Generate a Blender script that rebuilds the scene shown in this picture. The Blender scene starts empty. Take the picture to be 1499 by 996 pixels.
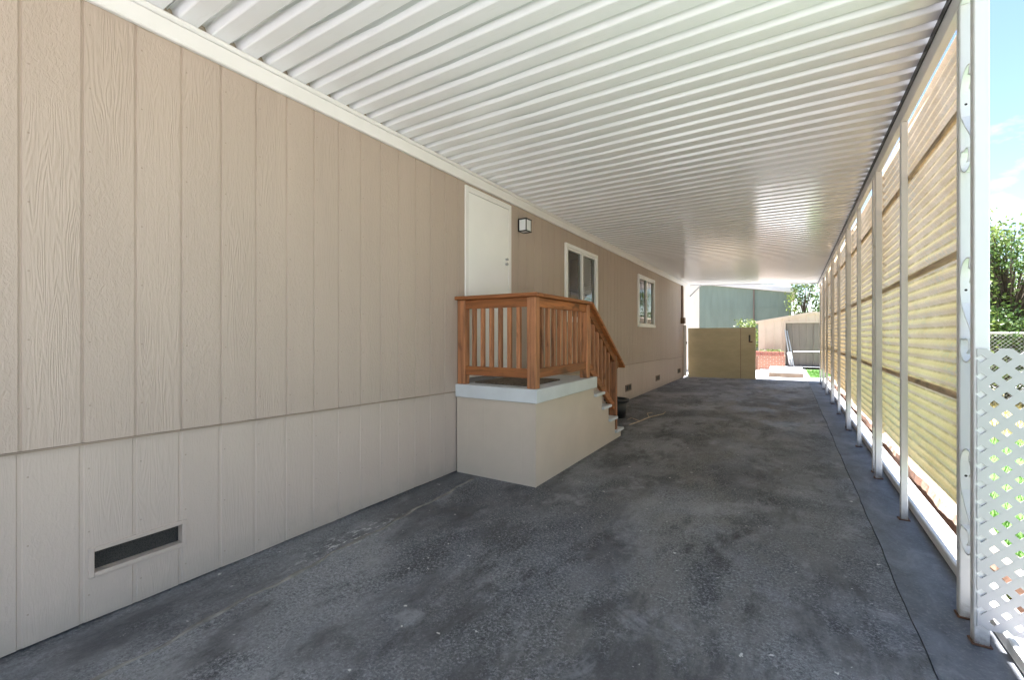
import bpy, bmesh, math, random
from mathutils import Vector, Matrix
random.seed(7)
R = math.radians
SC = bpy.context.scene
COL = SC.collection

# ------------------------------------------------------------------ helpers
class MB:
    """collects shapes in world coordinates, linked later as one mesh object"""
    def __init__(s): s.v = []; s.f = []; s.sm = []
    def add(s, vs, fs, smooth=False):
        n = len(s.v); s.v += [tuple(p) for p in vs]
        for f in fs: s.f.append([i + n for i in f]); s.sm.append(smooth)
        return s
    def box(s, x0, x1, y0, y1, z0, z1, bev=0.0):
        return s.obox((( x0+x1)/2, (y0+y1)/2, (z0+z1)/2), (1,0,0), (0,1,0), (0,0,1), x1-x0, y1-y0, z1-z0, bev)
    def obox(s, c, ax, ay, az, sx, sy, sz, bev=0.0):
        c = Vector(c); ax = Vector(ax).normalized(); ay = Vector(ay).normalized(); az = Vector(az).normalized()
        bm = bmesh.new(); bmesh.ops.create_cube(bm, size=1.0)
        for v in bm.verts: v.co = Vector((v.co.x*sx, v.co.y*sy, v.co.z*sz))
        if bev > 0:
            bmesh.ops.bevel(bm, geom=bm.edges[:], offset=min(bev, .45*min(sx, sy, sz)), segments=1, affect='EDGES')
        bm.verts.index_update()
        vs = [c + ax*v.co.x + ay*v.co.y + az*v.co.z for v in bm.verts]
        fs = [[v.index for v in f.verts] for f in bm.faces]
        bm.free()
        return s.add(vs, fs)
    def bar(s, a, b, w, h, bev=0.0, up=(0,0,1)):
        a = Vector(a); b = Vector(b); d = (b-a); L = d.length; d.normalize()
        up = Vector(up)
        if abs(d.dot(up)) > .98: up = Vector((1,0,0))
        sx = d.cross(up).normalized(); uz = sx.cross(d).normalized()
        return s.obox((a+b)/2, sx, d, uz, w, L, h, bev)
    def tube(s, pts, radii, n=8, caps=True):
        pts = [Vector(p) for p in pts]
        if not isinstance(radii, (list, tuple)): radii = [radii]*len(pts)
        vs = []; fs = []
        prev = None
        for i, p in enumerate(pts):
            d = (pts[min(i+1, len(pts)-1)] - pts[max(i-1, 0)]).normalized()
            if prev is None:
                u = d.orthogonal().normalized()
            else:
                u = (prev - d*prev.dot(d)).normalized()
            prev = u; w = d.cross(u)
            for k in range(n):
                a = 2*math.pi*k/n
                vs.append(p + (u*math.cos(a) + w*math.sin(a))*radii[i])
        for i in range(len(pts)-1):
            for k in range(n):
                k2 = (k+1) % n
                fs.append([i*n+k, i*n+k2, (i+1)*n+k2, (i+1)*n+k])
        s.add(vs, fs, True)
        if caps:
            m = len(pts)-1
            s.add([vs[k] for k in range(n)][::-1], [list(range(n))])
            s.add([vs[m*n+k] for k in range(n)], [list(range(n))])
        return s
    def ribbon(s, pts, wvec, width, th):
        """flat strap swept along pts, wide along wvec"""
        pts = [Vector(p) for p in pts]; w = Vector(wvec).normalized()
        vs = []; fs = []
        for i, p in enumerate(pts):
            d = (pts[min(i+1, len(pts)-1)] - pts[max(i-1, 0)]).normalized()
            nrm = d.cross(w).normalized()
            for a, b in ((-1,-1),(1,-1),(1,1),(-1,1)):
                vs.append(p + w*(a*width/2) + nrm*(b*th/2))
        for i in range(len(pts)-1):
            for k in range(4):
                k2 = (k+1) % 4
                fs.append([i*4+k, i*4+k2, (i+1)*4+k2, (i+1)*4+k])
        m = (len(pts)-1)*4
        fs += [[3,2,1,0],[m,m+1,m+2,m+3]]
        return s.add(vs, fs)
    def prism(s, poly, axis, lo, hi):
        """poly in the two other axes, extruded along axis between lo and hi"""
        def P(a, b, c):
            return {'x': (c, a, b), 'y': (a, c, b), 'z': (a, b, c)}[axis]
        n = len(poly)
        vs = [P(a, b, lo) for a, b in poly] + [P(a, b, hi) for a, b in poly]
        fs = [list(range(n))[::-1], list(range(n, 2*n))]
        for i in range(n):
            j = (i+1) % n
            fs.append([i, j, n+j, n+i])
        return s.add(vs, fs)
    def build(s, name, mat, parent=None, recalc=True):
        me = bpy.data.meshes.new(name)
        off = wloc(parent) if parent else Vector((0,0,0))
        me.from_pydata([Vector(p)-off for p in s.v], [], s.f)
        me.polygons.foreach_set('use_smooth', s.sm)
        if recalc:
            bm = bmesh.new(); bm.from_mesh(me)
            bmesh.ops.recalc_face_normals(bm, faces=bm.faces[:])
            bm.to_mesh(me); bm.free()
        me.materials.append(mat); me.update()
        o = bpy.data.objects.new(name, me); COL.objects.link(o)
        if parent: o.parent = parent
        return o

def wloc(o):
    p = Vector((0,0,0))
    while o: p = p + o.location; o = o.parent
    return p
def tag(o, label=None, cat=None, group=None, kind=None):
    if label: o['label'] = label
    if cat: o['category'] = cat
    if group: o['group'] = group
    if kind: o['kind'] = kind
    return o
def thing(name, loc, label, cat, group=None):
    o = bpy.data.objects.new(name, None); COL.objects.link(o)
    o.location = loc; o.empty_display_size = .2
    return tag(o, label, cat, group)
def structure(o): o['kind'] = 'structure'; return o

# ------------------------------------------------------------------ materials
class NT:
    def __init__(s, name):
        s.m = bpy.data.materials.new(name); s.m.use_nodes = True
        s.t = s.m.node_tree; s.n = s.t.nodes; s.l = s.t.links
        s.b = s.n['Principled BSDF']; s.out = s.n['Material Output']
        s.geo = s.n.new('ShaderNodeNewGeometry')
    def link(s, a, b): s.l.new(a, b)
    def pos(s, scale=(1,1,1), rot=(0,0,0), loc=(0,0,0)):
        mp = s.n.new('ShaderNodeMapping'); mp.inputs['Scale'].default_value = scale
        mp.inputs['Rotation'].default_value = rot; mp.inputs['Location'].default_value = loc
        s.link(s.geo.outputs['Position'], mp.inputs['Vector']); return mp.outputs[0]
    def noise(s, vec, scale, detail=4, rough=.55, dist=0.0, dim='3D', w=None):
        n = s.n.new('ShaderNodeTexNoise'); n.noise_dimensions = dim
        n.inputs['Scale'].default_value = scale; n.inputs['Detail'].default_value = detail
        n.inputs['Roughness'].default_value = rough; n.inputs['Distortion'].default_value = dist
        s.link(vec, n.inputs['Vector'])
        if w is not None: s.link(w, n.inputs['W'])
        return n.outputs['Fac']
    def voro(s, vec, scale, feat='F1'):
        n = s.n.new('ShaderNodeTexVoronoi'); n.feature = feat; n.inputs['Scale'].default_value = scale
        s.link(vec, n.inputs['Vector']); return n.outputs['Distance']
    def ramp(s, fac, stops):
        r = s.n.new('ShaderNodeValToRGB'); e = r.color_ramp.elements
        while len(e) < len(stops): e.new(.5)
        for i, (p, c) in enumerate(stops):
            e[i].position = p
            e[i].color = (c, c, c, 1) if not isinstance(c, tuple) else (*c, 1)
        s.link(fac, r.inputs[0]); return r.outputs[0]
    def mix(s, fac, a, b, mode='MIX'):
        m = s.n.new('ShaderNodeMix'); m.data_type = 'RGBA'; m.blend_type = mode
        for sock, val in ((m.inputs[0], fac), (m.inputs[6], a), (m.inputs[7], b)):
            if isinstance(val, (int, float)): sock.default_value = val
            elif isinstance(val, tuple): sock.default_value = (*val, 1)
            else: s.link(val, sock)
        return m.outputs[2]
    def math(s, op, a, b=None, c=None):
        m = s.n.new('ShaderNodeMath'); m.operation = op
        for i, val in enumerate((a, b, c)):
            if val is None: continue
            if isinstance(val, (int, float)): m.inputs[i].default_value = val
            else: s.link(val, m.inputs[i])
        return m.outputs[0]
    def sep(s):
        x = s.n.new('ShaderNodeSeparateXYZ'); s.link(s.geo.outputs['Position'], x.inputs[0]); return x.outputs
    def bump(s, h, strength=.3, dist=.01):
        b = s.n.new('ShaderNodeBump'); b.inputs['Strength'].default_value = strength
        b.inputs['Distance'].default_value = dist
        s.link(h, b.inputs['Height']); s.link(b.outputs[0], s.b.inputs['Normal']); return b.outputs[0]
    def color(s, c):
        if isinstance(c, tuple): s.b.inputs['Base Color'].default_value = (*c, 1)
        else: s.link(c, s.b.inputs['Base Color'])
    def rough(s, r):
        if isinstance(r, (int, float)): s.b.inputs['Roughness'].default_value = r
        else: s.link(r, s.b.inputs['Roughness'])
    def set(s, **k):
        for a, v in k.items(): s.b.inputs[a.replace('_', ' ')].default_value = v

def simple(name, c, rough=.6, var=.15, scale=3.0, bump=0.0, bscale=80, metal=0.0, stretch=(1,1,1)):
    t = NT(name); p = t.pos(stretch)
    n = t.noise(p, scale, 5, .6)
    lo = tuple(x*(1-var) for x in c); hi = tuple(min(1, x*(1+var)) for x in c)
    t.color(t.ramp(n, [(.3, lo), (.7, hi)])); t.rough(rough)
    t.b.inputs['Metallic'].default_value = metal
    if bump: t.bump(t.noise(p, bscale, 3), bump, .004)
    return t.m

GP = .2037; G0 = .546        # siding groove pitch and phase along Y
def siding(name, c, strength):
    t = NT(name); xyz = t.sep()
    k = t.math('FLOOR', t.math('DIVIDE', t.math('SUBTRACT', xyz[1], G0), GP))
    pl = t.math('MULTIPLY', k, 7.31)
    p1 = t.pos((1, 11, 1.0))
    # cathedral grain: bands of a stretched warped field, another seed per plank
    base = t.noise(p1, 1.15, 2, .5, .35, '4D', pl)
    bands = t.math('SINE', t.math('MULTIPLY', base, 125.0))
    fine = t.noise(t.pos((1, 60, 7)), 1.6, 4, .6, .3, '4D', pl)
    peb = t.noise(t.pos((1, 46, 20)), 1.3, 3, .6, .9, '4D', pl)
    sel = t.ramp(t.noise(t.pos((.01, .01, .6)), 1.4, 1, .5, 0, '4D', pl), [(.44, 0.0), (.58, 1.0)])
    h1 = t.math('ADD', t.math('MULTIPLY', bands, .10), t.math('MULTIPLY', fine, .55))
    h2 = t.math('ADD', t.math('MULTIPLY', peb, 1.0), t.math('MULTIPLY', fine, .25))
    h = t.mix(sel, h1, h2)
    t.bump(h, strength, .008)
    tone = t.noise(t.pos((1, 3, .5)), .9, 4, .6, .2)
    drip = t.noise(t.pos((1, 22, .7)), 1.0, 3, .6, 0, '4D', pl)
    col = t.ramp(tone, [(.3, tuple(x*.95 for x in c)), (.7, tuple(x*1.04 for x in c))])
    col = t.mix(t.math('MULTIPLY', t.ramp(drip, [(.55, 0.0), (.8, 1.0)]), .10), col, tuple(x*.72 for x in c))
    # nail heads beside the grooves
    fy = t.math('ABSOLUTE', t.math('SUBTRACT', t.math('SUBTRACT', t.math('SUBTRACT', xyz[1], G0), t.math('MULTIPLY', k, GP)), .026))
    fz = t.math('ABSOLUTE', t.math('SUBTRACT', t.math('MODULO', t.math('ADD', xyz[2], t.math('MULTIPLY', k, .013)), .305), .15))
    nail = t.math('MULTIPLY', t.math('LESS_THAN', fy, .0035), t.math('LESS_THAN', fz, .0035))
    col = t.mix(t.math('MULTIPLY', nail, .45), col, (.16,.12,.09))
    # splash dirt of its own shape close to the paving
    low = t.math('MULTIPLY', t.ramp(t.math('ADD', xyz[2], t.math('MULTIPLY', t.noise(t.pos((1, 4, 4)), 2, 4), .25)), [(.10, 1.0), (.30, 0.0)]), .35)
    col = t.mix(low, col, (.23, .21, .17))
    t.color(col); t.rough(.62)
    return t.m

def driveway_mat():
    t = NT('sealed_paving'); p = t.pos(); xyz = t.sep()
    big = t.noise(p, .55, 5, .6, .8)                       # broad cloudy tone
    med = t.noise(t.pos((1.0, .6, 1), (0,0,.2)), 1.5, 9, .72, .15)
    med2 = t.noise(t.pos((1.3, .55, 1), (0,0,-.25), (7,3,0)), 2.0, 9, .74, .15)
    grit = t.noise(p, 66, 6, .85, .7)
    speck = t.noise(p, 130, 4, .75)
    col = t.ramp(big, [(.40, (.080,.084,.098)), (.50, (.145,.150,.166)), (.60, (.245,.250,.265))])
    # brown-grey weathered film down the middle of the lane
    mid = t.math('ABSOLUTE', t.math('ADD', xyz[0], .55))
    brown = t.math('MULTIPLY', t.ramp(mid, [(.25, 1.0), (1.6, .15)]), t.ramp(t.noise(t.pos((1,.6,1),(0,0,0),(3,9,0)), 1.2, 6, .65, .8), [(.42, 0.0), (.56, .75)]))
    col = t.mix(brown, col, (.165,.158,.145))
    # worn-off sealer: crisp-edged patches of bare, gritty aggregate
    bare = t.ramp(med, [(.47, 0.0), (.515, 1.0)])
    bare2 = t.ramp(t.math('ADD', med2, t.math('MULTIPLY', speck, .12)), [(.555, 0.0), (.60, 1.0)])
    bmask = t.math('MAXIMUM', bare, t.math('MULTIPLY', bare2, .7))
    # smooth dark slurry stays in the low parts
    col = t.mix(t.ramp(med2, [(.40, .85), (.50, 0.0)]), col, (.052,.053,.058))
    col = t.mix(t.ramp(med, [(.38, .7), (.46, 0.0)]), col, (.070,.072,.080))
    g1 = t.ramp(grit, [(.41, .80), (.50, 0.0)]); g2 = t.ramp(grit, [(.51, 0.0), (.60, .80)])
    amt = t.math('ADD', .15, t.math('MULTIPLY', bmask, .70))
    col = t.mix(t.math('MULTIPLY', g1, amt), col, (.050,.051,.056))
    col = t.mix(t.math('MULTIPLY', g2, amt), col, (.40,.405,.415))
    col = t.mix(t.math('MULTIPLY', t.ramp(speck, [(.62, 0.0), (.68, .9)]), amt), col, (.52,.51,.50))
    # pale scuffs and rubbed ridges
    scuff = t.ramp(t.noise(t.pos((1, .8, 1), (0,0,.6)), 3.0, 9, .78, .25), [(.54, 0.0), (.66, .65)])
    col = t.mix(scuff, col, (.31,.315,.33))
    # scattered chips of old paint
    chip = t.math('MULTIPLY', t.ramp(t.noise(p, 14, 3, .6), [(.70, 0.0), (.72, .9)]), 1.0)
    col = t.mix(chip, col, (.66,.65,.62))
    # oil stains
    oil = t.ramp(t.noise(t.pos((1.3, .55, 1), (0,0,0), (1.7, 4.1, 0)), 1.1, 9, .78, .1), [(.33, .8), (.43, 0.0)])
    col = t.mix(oil, col, (.030,.029,.030))
    # smoother darker strip poured along the house
    ed = t.math('ADD', t.math('ADD', xyz[0], t.math('MULTIPLY', xyz[1], .07)), t.math('MULTIPLY', t.noise(p, 6, 4), .04))
    strip = t.math('MULTIPLY', t.ramp(t.math('ADD', ed, 3.0), [(.66, .55), (.685, 0.0)]), t.ramp(med2, [(.40, 1.0), (.62, .3)]))
    col = t.mix(strip, col, (.082,.084,.092))
    # paint scuffs by the house wall
    sx = t.ramp(t.math('ABSOLUTE', t.math('ADD', xyz[0], 2.53)), [(.02, 1.0), (.16, 0.0)])
    sy = t.ramp(t.math('ABSOLUTE', t.math('SUBTRACT', xyz[1], 2.05)), [(.1, 1.0), (.6, 0.0)])
    sc = t.math('MULTIPLY', t.math('MULTIPLY', sx, sy), t.ramp(t.noise(t.pos((2.6, 1, 1)), 13, 6, .75), [(.53, 0.0), (.60, 1.0)]))
    col = t.mix(sc, col, (.62,.62,.62))
    t.color(col)
    h = t.math('ADD', t.math('ADD', t.math('MULTIPLY', grit, t.math('ADD', .25, bmask)), t.math('MULTIPLY', speck, .3)), t.math('MULTIPLY', med, .8))
    t.bump(h, .6, .009)
    t.rough(t.ramp(med, [(.42, .48), (.56, .85)])); t.set(Specular_IOR_Level=.4)
    return t.m

def strip_mat():
    t = NT('sealed_strip'); p = t.pos()
    a = t.noise(p, 1.6, 6, .65, .6); b = t.noise(t.pos((1, .5, 1), (0,0,.5)), 5, 6, .7, .7); c = t.noise(p, 60, 4, .7)
    col = t.ramp(a, [(.36, (.085,.093,.112)), (.64, (.155,.166,.192))])
    col = t.mix(t.ramp(b, [(.3, .7), (.5, 0.0)]), col, (.040,.042,.048))
    col = t.mix(t.ramp(b, [(.54, 0.0), (.66, .6)]), col, (.22,.228,.245))
    col = t.mix(t.ramp(c, [(.54, 0.0), (.66, .5)]), col, (.24,.245,.255))
    t.color(col); t.rough(.62)
    t.bump(t.math('ADD', b, t.math('MULTIPLY', c, .5)), .45, .006)
    return t.m

def wood_mat(name, c, axis, dark=.42):
    t = NT(name)
    st = {'x': (1.6, 22, 22), 'y': (22, 1.6, 22), 'z': (22, 22, 1.6)}[axis]
    oi = t.n.new('ShaderNodeObjectInfo')
    w = t.math('MULTIPLY', oi.outputs['Random'], 37.0)
    p = t.pos(st)
    g = t.noise(p, 1.5, 5, .6, .5, '4D', w)
    kn = t.noise(t.pos(tuple(max(2.2, x*.3) for x in st)), 1.6, 2, .5, .4, '4D', w)
    col = t.ramp(g, [(.28, tuple(x*dark for x in c)), (.52, c), (.76, tuple(min(1, x*1.45) for x in c))])
    hv = t.math('ADD', .78, t.math('MULTIPLY', oi.outputs['Random'], .5))
    mul = t.n.new('ShaderNodeVectorMath'); mul.operation = 'SCALE'
    t.link(col, mul.inputs[0]); t.link(hv, mul.inputs['Scale'])
    col = t.mix(t.ramp(kn, [(.27, .9), (.39, 0.0)]), mul.outputs[0], tuple(x*.25 for x in c))
    t.color(col); t.rough(.62); t.bump(g, .35, .004)
    return t.m

def roof_mat():
    t = NT('white_enamel'); p = t.pos()
    n = t.noise(p, .8, 4, .6); f = t.noise(t.pos((1, 8, 1)), 6, 4, .6)
    col = t.ramp(n, [(.3, (.815,.81,.845)), (.7, (.865,.86,.895))])
    col = t.mix(t.ramp(f, [(.60, 0.0), (.85, .35)]), col, (.62,.61,.60))
    t.color(col); t.rough(.17); t.set(Specular_IOR_Level=.6)
    t.bump(t.noise(t.pos((.8, 3, 1)), 2.2, 2), .12, .01)
    return t.m

def fibreglass_mat():
    t = NT('yellowed_fibreglass'); p = t.pos(); xyz = t.sep()
    a = t.noise(p, 1.7, 5, .65, .4); fib = t.noise(t.pos((1, 1, 1)), 55, 5, .75, 1.2)
    col = t.ramp(a, [(.38, (.58,.425,.275)), (.62, (.70,.545,.395))])
    col = t.mix(t.ramp(fib, [(.36, .55), (.52, 0.0)]), col, (.50,.38,.22))
    col = t.mix(t.ramp(fib, [(.54, 0.0), (.72, .5)]), col, (.80,.70,.52))
    # grey lichen film in speckled patches
    up = t.ramp(xyz[2], [(0.0, 0.0), (1.0, 0.0)])
    lich = t.math('MULTIPLY', t.ramp(t.noise(t.pos((1, .9, 1.2)), 1.5, 4, .6, .5), [(.46, 0.0), (.62, .9)]),
                  t.ramp(t.noise(t.pos((1, 1, 1.4)), 26, 5, .7), [(.46, 0.0), (.58, .75)]))
    col = t.mix(lich, col, (.44,.42,.37))
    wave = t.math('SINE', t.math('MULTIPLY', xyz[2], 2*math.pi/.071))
    dirt = t.math('MULTIPLY', t.ramp(wave, [(.55, 0.0), (.95, .8)]), t.ramp(t.noise(t.pos((1, 2.2, 3)), 2.5, 5, .7), [(.35, .25), (.6, 1.0)]))  # valley dirt, also painting in rib shade the translucent sheet lacks
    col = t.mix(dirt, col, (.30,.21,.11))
    ribs = t.math('MULTIPLY', t.ramp(t.noise(t.pos((1, .25, 14)), 2.0, 4, .7), [(.5, 0.0), (.75, .45)]), 1.0)
    col = t.mix(ribs, col, (.46,.33,.18))
    dif = t.b; t.color(col); t.rough(.5)
    tr = t.n.new('ShaderNodeBsdfTranslucent'); t.link(col, tr.inputs['Color'])
    mx = t.n.new('ShaderNodeMixShader'); mx.inputs[0].default_value = .70
    t.link(dif.outputs[0], mx.inputs[1]); t.link(tr.outputs[0], mx.inputs[2]); t.link(mx.outputs[0], t.out.inputs['Surface'])
    t.bump(fib, .25, .003)
    return t.m

def leaf_mat(name, c, c2):
    t = NT(name); oi = t.noise(t.pos(), 9, 2)
    n2 = t.noise(t.pos(), 1.5, 3)
    col = t.ramp(t.math('ADD', t.math('MULTIPLY', oi, .6), t.math('MULTIPLY', n2, .4)), [(.35, c), (.65, c2)])
    t.color(col); t.rough(.45)
    tr = t.n.new('ShaderNodeBsdfTranslucent'); t.link(col, tr.inputs['Color'])
    mx = t.n.new('ShaderNodeMixShader'); mx.inputs[0].default_value = .35
    t.link(t.b.outputs[0], mx.inputs[1]); t.link(tr.outputs[0], mx.inputs[2]); t.link(mx.outputs[0], t.out.inputs['Surface'])
    return t.m

def glass_mat():
    t = NT('window_glass')
    tr = t.n.new('ShaderNodeBsdfTransparent'); tr.inputs[0].default_value = (.80,.83,.82,1)
    gl = t.n.new('ShaderNodeBsdfGlossy'); gl.inputs['Roughness'].default_value = .02
    fr = t.n.new('ShaderNodeFresnel'); fr.inputs['IOR'].default_value = 1.75
    mx = t.n.new('ShaderNodeMixShader'); t.link(fr.outputs[0], mx.inputs[0])
    t.link(tr.outputs[0], mx.inputs[1]); t.link(gl.outputs[0], mx.inputs[2]); t.link(mx.outputs[0], t.out.inputs['Surface'])
    return t.m

def painted_metal(name, c, stain=.5, rough=.4):
    t = NT(name); p = t.pos()
    n = t.noise(p, 2.0, 4, .6); ch = t.noise(p, 11, 6, .75, .4)
    run = t.noise(t.pos((30, 30, 1.2)), 1.0, 4, .65)
    col = t.ramp(n, [(.3, tuple(x*.93 for x in c)), (.7, c)])
    col = t.mix(t.math('MULTIPLY', t.ramp(run, [(.55, 0.0), (.8, 1.0)]), stain*.6), col, tuple(x*.55 for x in c))
    col = t.mix(t.math('MULTIPLY', t.ramp(ch, [(.70, 0.0), (.76, 1.0)]), stain), col, (.16,.12,.09))
    zz = t.sep()[2]
    foot = t.ramp(t.math('ADD', zz, t.math('MULTIPLY', ch, .22)), [(.10, .9), (.20, 0.0)])
    if 'post' in name: col = t.mix(foot, col, (.11,.075,.055))
    t.color(col); t.rough(rough); t.bump(ch, .08, .003)
    return t.m

def brick_mat():
    t = NT('red_brick')
    sx = t.n.new('ShaderNodeTexBrick'); sx.inputs['Scale'].default_value = 1.0
    mp = t.n.new('ShaderNodeMapping'); mp.inputs['Rotation'].default_value = (R(-90), 0, 0)
    t.link(t.geo.outputs['Position'], mp.inputs[0]); t.link(mp.outputs[0], sx.inputs[0])
    sx.inputs['Color1'].default_value = (.36,.13,.075,1); sx.inputs['Color2'].default_value = (.28,.105,.07,1)
    sx.inputs['Mortar'].default_value = (.40,.32,.26,1)
    sx.inputs['Mortar Size'].default_value = .008; sx.inputs['Brick Width'].default_value = .21; sx.inputs['Row Height'].default_value = .075
    n = t.noise(t.pos(), 20, 4)
    t.color(t.mix(.25, sx.outputs[0], t.ramp(n, [(.3, (.16,.07,.05)), (.7, (.45,.26,.18))]))); t.rough(.85)
    t.bump(n, .4, .005)
    return t.m

def edging_mat():
    t = NT('weathered_edging'); p = t.pos()
    a = t.noise(p, 5, 6, .7, .5); b = t.noise(t.pos((1, .7, 1)), 18, 6, .75)
    nz = t.n.new('ShaderNodeSeparateXYZ'); t.link(t.geo.outputs['True Normal'], nz.inputs[0])
    col = t.ramp(a, [(.3, (.085,.042,.026)), (.7, (.21,.11,.07))])
    pale = t.ramp(b, [(.36, (.20,.145,.11)), (.62, (.46,.39,.32))])
    sunlit_top = t.math('MULTIPLY', t.ramp(nz.outputs[2], [(.4, 0.0), (.8, 1.0)]), t.ramp(a, [(.30, .35), (.55, 1.0)]))  # sunlight put into the colour: up-facing faces turn pale
    t.color(t.mix(sunlit_top, col, pale)); t.rough(.9); t.bump(t.math('ADD', a, b), .7, .012)
    return t.m

def ground_mat(name, c1, c2, sc=2.0, bump=.4, fine=40):
    t = NT(name); p = t.pos()
    a = t.noise(p, sc, 6, .65, .3); b = t.noise(p, fine, 5, .7)
    col = t.mix(.5, t.ramp(a, [(.3, c1), (.7, c2)]), t.ramp(b, [(.3, c1), (.7, c2)]))
    t.color(col); t.rough(.9); t.bump(b, bump, .01)
    return t.m

M = {}
M['siding'] = siding('tan_siding', (.450,.362,.303), .7)
M['skirt'] = siding('pale_skirting', (.492,.405,.345), .36)
M['porchskin'] = simple('tan_panel', (.56,.47,.385), .6, .05, 2.5, .15, 60)
M['drive'] = driveway_mat(); M['strip'] = strip_mat()
M['roof'] = roof_mat()
M['trim'] = painted_metal('ivory_trim', (.82,.80,.79), .12, .45)
M['post'] = painted_metal('white_post_paint', (.71,.71,.72), .45, .42)
M['beam'] = painted_metal('white_beam_paint', (.80,.80,.81), .15, .4)
M['rail'] = painted_metal('white_rail_paint', (.72,.71,.69), .4, .45)
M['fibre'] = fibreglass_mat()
M['batten'] = wood_mat('batten_wood', (.80,.60,.38), 'y')
M['woodx'] = wood_mat('stained_wood_across', (.31,.108,.032), 'x')
M['woody'] = wood_mat('stained_wood_along', (.31,.108,.032), 'y')
M['woodz'] = wood_mat('stained_wood_upright', (.37,.155,.068), 'z')
M['deckpaint'] = simple('grey_deck_paint', (.60,.62,.64), .55, .07, 4, .2, 70)
M['white'] = simple('white_door_paint', (.87,.86,.85), .45, .03, 2)
M['vinyl'] = simple('white_vinyl', (.87,.87,.86), .4, .03, 3)
M['glass'] = glass_mat()
M['dark'] = simple('dark_interior', (.26,.23,.20), .8, .2, 2)
M['blind'] = simple('blind_slats', (.55,.52,.48), .6, .05, 3)
M['black'] = simple('black_metal', (.022,.021,.02), .45, .2, 10)
M['lampglass'] = simple('frosted_glass', (.80,.83,.86), .35, .03, 5)
M['mesh'] = None
M['steel'] = simple('grey_steel', (.42,.43,.45), .35, .15, 6, metal=.7)
M['rust'] = simple('rusty_iron', (.13,.065,.04), .85, .45, 14, .4, 60)
M['tub'] = simple('black_plastic', (.018,.019,.022), .5, .2, 6)
M['gate'] = simple('olive_plywood', (.44,.385,.25), .65, .10, 1.6, .15, 40, stretch=(1,1,2.2))
M['lattice'] = simple('white_lattice_plastic', (.46,.455,.47), .5, .04, 3)
M['green'] = simple('green_metal_cladding', (.165,.225,.195), .55, .10, .9, stretch=(3,1,.6))
M['cream'] = simple('cream_cladding', (.62,.53,.455), .6, .06, 1.2)
M['shed'] = simple('beige_shed_metal', (.50,.39,.31), .55, .08, 1.5)
M['sheddoor'] = simple('brown_shed_door', (.17,.135,.115), .6, .12, 1.5, stretch=(4,1,.6))
M['roofgrey'] = simple('pale_roof_metal', (.66,.67,.70), .5, .06, 2)
M['brick'] = brick_mat(); M['edging'] = edging_mat()
M['concrete'] = ground_mat('pale_concrete', (.47,.475,.475), (.57,.575,.575), 1.5, .25, 60)
M['stepface'] = simple('brown_step_edge', (.20,.145,.11), .85, .2, 6, .3, 60)
M['lawn'] = ground_mat('lawn_green', (.055,.13,.028), (.10,.21,.045), 2.5, .8, 70)
M['dry'] = ground_mat('dry_grass_straw', (.20,.17,.075), (.36,.31,.15), 2.2, .8, 60)
M['asphalt'] = ground_mat('street_asphalt', (.07,.07,.072), (.13,.13,.132), 1.5, .3, 70)
M['dirt'] = ground_mat('bare_dirt', (.16,.12,.085), (.28,.22,.16), 1.8, .6, 50)
M['blade'] = leaf_mat('grass_blade_green', (.06,.15,.025), (.14,.27,.055))
M['bark'] = simple('grey_bark', (.10,.075,.055), .9, .35, 14, .5, 40)
M['leafA'] = leaf_mat('leaf_bright_green', (.085,.145,.03), (.23,.29,.075))
M['leafB'] = leaf_mat('leaf_deep_green', (.035,.08,.018), (.09,.15,.035))
M['leafC'] = leaf_mat('leaf_yellow_green', (.09,.14,.03), (.20,.25,.07))
M['wire'] = simple('galvanised_wire', (.40,.41,.40), .45, .1, 6, metal=.4)
M['mat'] = simple('brown_mat_fibre', (.15,.115,.085), .95, .6, 38, .8, 140)
M['conduit'] = simple('brown_conduit', (.16,.10,.06), .6, .2, 4)
M['twig'] = simple('dry_twig', (.5,.4,.28), .9, .3, 30)

def mesh_screen():
    t = NT('vent_screen'); p = t.pos()
    n = t.voro(p, 190)
    t.color(t.ramp(n, [(.25, (.006,.006,.005)), (.55, (.040,.036,.031))])); t.rough(.7)
    t.bump(n, .5, .003)
    return t.m
M['mesh'] = mesh_screen()

M['seamshade'] = simple('seam_shadow_brown', (.29,.225,.175), .7, .2, 4)
# ------------------------------------------------------------------ dimensions
H = 1.39                 # eye height
XW = -2.85               # house wall
YE = 15.35               # far end of the house
RY0, RY1 = -2.8, 16.3    # carport roof from, to
def XR(y): return .725 + .0078*y          # line of the carport posts
def ZR(y): return 3.20 - .0141*y          # roof underside above the posts
ZL = 3.115                                 # roof underside at the house
def seam(y):
    pts = [(-4,.935),(.45,.889),(3.55,.828),(8.8,.782),(12.6,.745),(13.3,.715),(16,.70)]
    for (a, za), (b, zb) in zip(pts, pts[1:]):
        if y <= b: return za + (zb-za)*(y-a)/(b-a)
    return pts[-1][1]

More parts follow.
